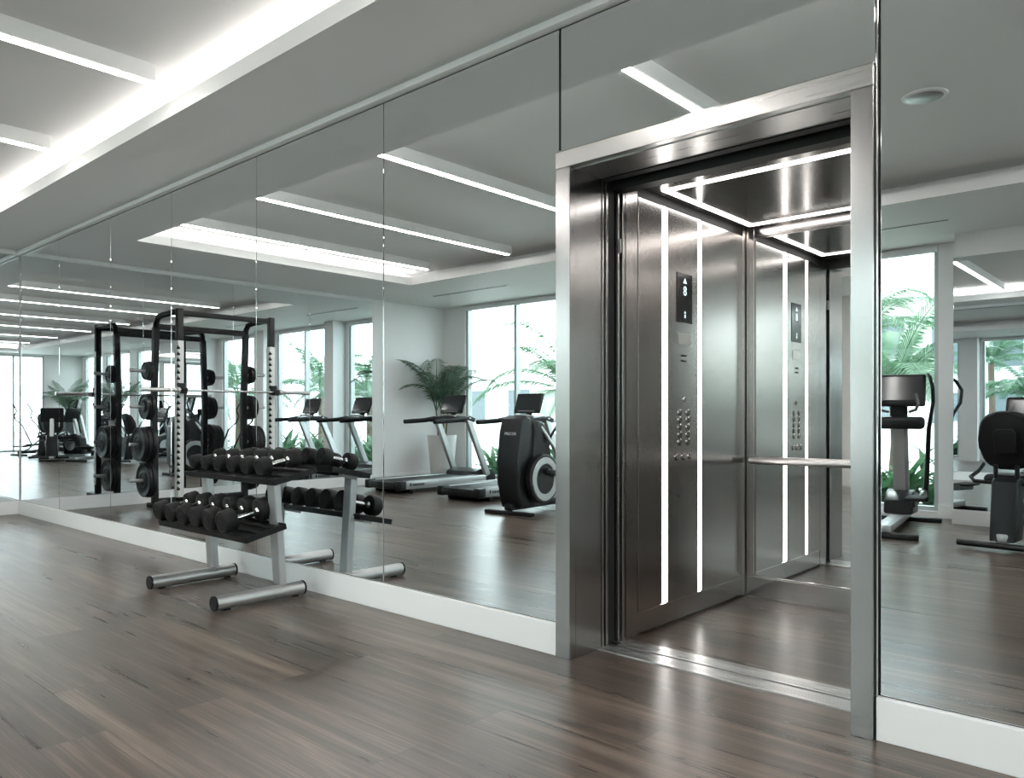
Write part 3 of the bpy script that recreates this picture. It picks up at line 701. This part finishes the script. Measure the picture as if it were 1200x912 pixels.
# ---------------------------------------------------------------- palms
def frond(mb, base, az, el0, L, lw, droop, n=26, tw=0):
    p = Vector(base); az_ = az; e = el0; pts = []; ds = []
    st = L/n
    for i in range(n+1):
        dvec = Vector((cos(az_)*cos(e), sin(az_)*cos(e), sin(e))); pts.append(p.copy()); ds.append(dvec)
        p = p + dvec*st; e -= droop/n*(.35+1.3*i/n)
    mb.tube(pts, [.009*(1-.8*i/n)+.0015 for i in range(n+1)], 5)
    side0 = Vector((-sin(az_), cos(az_), 0))
    for i in range(4, n+1):
        f = i/n
        ll = lw*(sin(pi*min(1, (f*.92+.06)))**.6)*(1.0 if f < .85 else .8)
        for s in (-1, 1):
            for j in (0, .5):
                q = pts[i] + ds[i]*st*j
                nd = ds[i]; up = side0.cross(nd).normalized()*-1
                out = (side0*s*.85 + nd*(.55+.5*f) + up*.10).normalized()
                l2 = ll*random.uniform(.85, 1.1)
                m1 = q + out*l2*.5 + Vector((0, 0, -.03*l2)); m2_ = q + out*l2 + Vector((0, 0, -l2*random.uniform(.25, .45)))
                wv = nd*(.007+.012*max(0, lw-.25)/.3)
                a = mb.bm.verts.new(q - wv*.4); b = mb.bm.verts.new(q + wv*.4); c1 = mb.bm.verts.new(m1 + wv*.8); c0 = mb.bm.verts.new(m1 - wv*.8); tip = mb.bm.verts.new(m2_)
                mb.bm.faces.new((a, b, c1, c0)); mb.bm.faces.new((c0, c1, tip))
def make_potted_palm(label, loc, seed, grp=None, pot_h=.80):
    random.seed(seed)
    t = thing('potted_palm', label, 'potted plant', loc, 0, grp)
    MB().lathe([(0, 0), (.17, 0), (.185, .02), (.25, pot_h-.03), (.255, pot_h), (.235, pot_h), (.225, pot_h-.05), (0, pot_h-.05)], seg=40).build('planter', 'pot', t)
    MB().lathe([(0, pot_h-.049), (.222, pot_h-.049), (.2, pot_h-.035), (0, pot_h-.03)], seg=24).build('soil', 'soil', t)
    st = MB(); lf = MB()
    for k in range(4):
        a = k*1.7+.4; b = (cos(a)*.06, sin(a)*.06, pot_h-.04); tp = (cos(a)*.10, sin(a)*.10, pot_h+.40)
        st.tube([b, tp], [.018, .012], 8)
        for j in range(4):
            az = a + j*1.57 + random.uniform(-.4, .4)
            frond(lf, tp, az, R(random.uniform(58, 88)), random.uniform(1.0, 1.35), .30, R(random.uniform(40, 120)), 26)
    for v in lf.bm.verts:      # fronds bend back where they would touch a wall
        for k, lo, hi in ((0, XL+.03-loc[0], XR-.03-loc[0]), (1, YB+.04-loc[1], 99)):
            if v.co[k] < lo: v.co[k] = lo + .25*(lo-v.co[k])
            if v.co[k] > hi: v.co[k] = hi - .25*(v.co[k]-hi)
    st.build('stem', 'bark', t); lf.build('fronds', 'leaf', t, False)
    return t
make_potted_palm('potted palm in a tall white planter behind the treadmills in the corner', (-9.82, -6.22, 0), 5)
make_potted_palm('potted palm in a white planter between the right-hand windows', (3.0, -6.2, 0), 11)
make_potted_palm('potted palm in a white planter in the far right corner of the room', (6.3, -6.1, 0), 12)
def palm_tree(label, loc, hgt, seed, nf=16, L=2.0, lw=.5, mat_='leaf_o'):
    random.seed(seed)
    t = thing('palm_tree', label, 'palm tree', loc, 0, 'palm trees outside the windows')
    MB().tube([(0, 0, -.05), (.03, 0, hgt*.5), (0, .04, hgt)], [.14, .10, .09], 12).build('trunk', 'bark', t)
    lf = MB()
    for k in range(nf):
        frond(lf, (0, .04, hgt), k*2.4+random.uniform(-.2, .2), R(random.uniform(5, 80)), L*random.uniform(.8, 1.1), lw, R(random.uniform(70, 120)), 30)
    lf.build('crown', mat_, t, False); return t
gz = -.12
palm_tree('outdoor palm with a low crown beyond the window behind the treadmills', (-9.3, -9.2, gz), 1.7, 21)
palm_tree('outdoor palm beyond the window left of the elliptical trainer', (-7.2, -10.4, gz), 2.0, 22)
palm_tree('outdoor palm close to the window right of the lift reflection', (-3.7, -10.2, gz), 1.7, 23, 16, 2.2, .6)
palm_tree('tall outdoor palm farther off behind the right-hand garden', (-5.3, -13.5, gz), 2.9, 24)
palm_tree('outdoor palm beyond the middle windows', (-1.0, -10.5, gz), 1.9, 25)
palm_tree('outdoor palm beyond the window right of the pillar', (1.8, -9.4, gz), 1.9, 26)
palm_tree('outdoor palm beyond the far right window', (5.2, -9.8, gz), 1.8, 27)
def shrub(label, loc, seed, n=60, L=.55, w=.10):
    random.seed(seed); mb = MB()
    for k in range(n):
        az = random.uniform(0, 2*pi); e = R(random.uniform(10, 80)); l = L*random.uniform(.7, 1.25)
        b = Vector((random.uniform(-.32, .32), random.uniform(-.22, .22), random.uniform(0, .18)))
        pr = None; sd = Vector((-sin(az), cos(az), 0))
        for i in range(6):
            f = i/5; d_ = Vector((cos(az)*cos(e), sin(az)*cos(e), sin(e))); wv = w*(sin(pi*min(.97, f*.85+.12)))
            q = (mb.bm.verts.new(b - sd*wv*.5), mb.bm.verts.new(b - Vector((0, 0, wv*.18))), mb.bm.verts.new(b + sd*wv*.5))
            if pr: mb.bm.faces.new((pr[0], pr[1], q[1], q[0])); mb.bm.faces.new((pr[1], pr[2], q[2], q[1]))
            pr = q; b = b + d_*l/5; e -= .22
    o = mb.build('garden_shrub', 'leaf_h'); o.location = loc
    return tag(o, label, 'shrub', 'leafy shrubs planted along the windows')
xs = [-9.9, -9.2, -8.5, -7.8, -7.1, -6.4, -5.7, -5.0, -4.3, -3.6, -2.9, -2.2, .8, 1.6, 2.4, 3.4, 4.2, 5.2, 6.0]
for i, x in enumerate(xs):
    nm = 'broad-leaved green shrub in the bed outside the ' + ('first window from the left end wall' if x < -7.2 else 'middle left window' if x < -4.5 else 'window left of the mirrored pillar' if x < -2 else 'window right of the mirrored pillar' if x < 3 else 'window nearest the right wall')
    shrub(nm, (x+random.uniform(-.1, .1), -8.0-.35*(i % 2), gz), 100+i, 80, .72+.1*(i % 3))
# outside ground, low wall and houses
struct('ground', MB().box(-45, XR+.1, -60, YB-.15, -.3, gz).box(XR+.1, 45, -60, 12, -.3, gz), 'stone', 'pale paved terrace outside')
struct('planting_bed', MB().box(-14, 9, -8.9, -7.1, gz, gz+.03), 'soil')
def house(label, x0, x1, y0, y1, h, cols, rows):
    t = thing('apartment_building', label, 'building', ((x0+x1)/2, y1, gz), 0, 'pale buildings across the terrace')
    cx = (x0+x1)/2
    MB().box(x0-cx, x1-cx, y0-y1, 0, 0, h).box(x0-cx-.2, x1-cx+.2, y0-y1-.2, .2, h, h+.3).build('walls', 'stucco', t, False)
    for i in range(cols):
        for j in range(rows):
            xx_ = x0-cx+(i+.5)*(x1-x0)/cols; z = 1+j*3
            MB().box(xx_-.7, xx_+.7, -.02, .03, z, z+1.5).box(xx_-.8, xx_+.8, 0, .1, z-.1, z).build('window', 'far_glass', t, False)
    return t
house('low pale building far beyond the left windows', -30, -18, -34, -26, 3.6, 4, 1)
house('pale two-storey building with small windows beyond the middle windows', -12, -2, -44, -34, 6.2, 4, 2)
house('low pale building beyond the right-hand windows', 6, 18, -36, -28, 3.6, 4, 1)
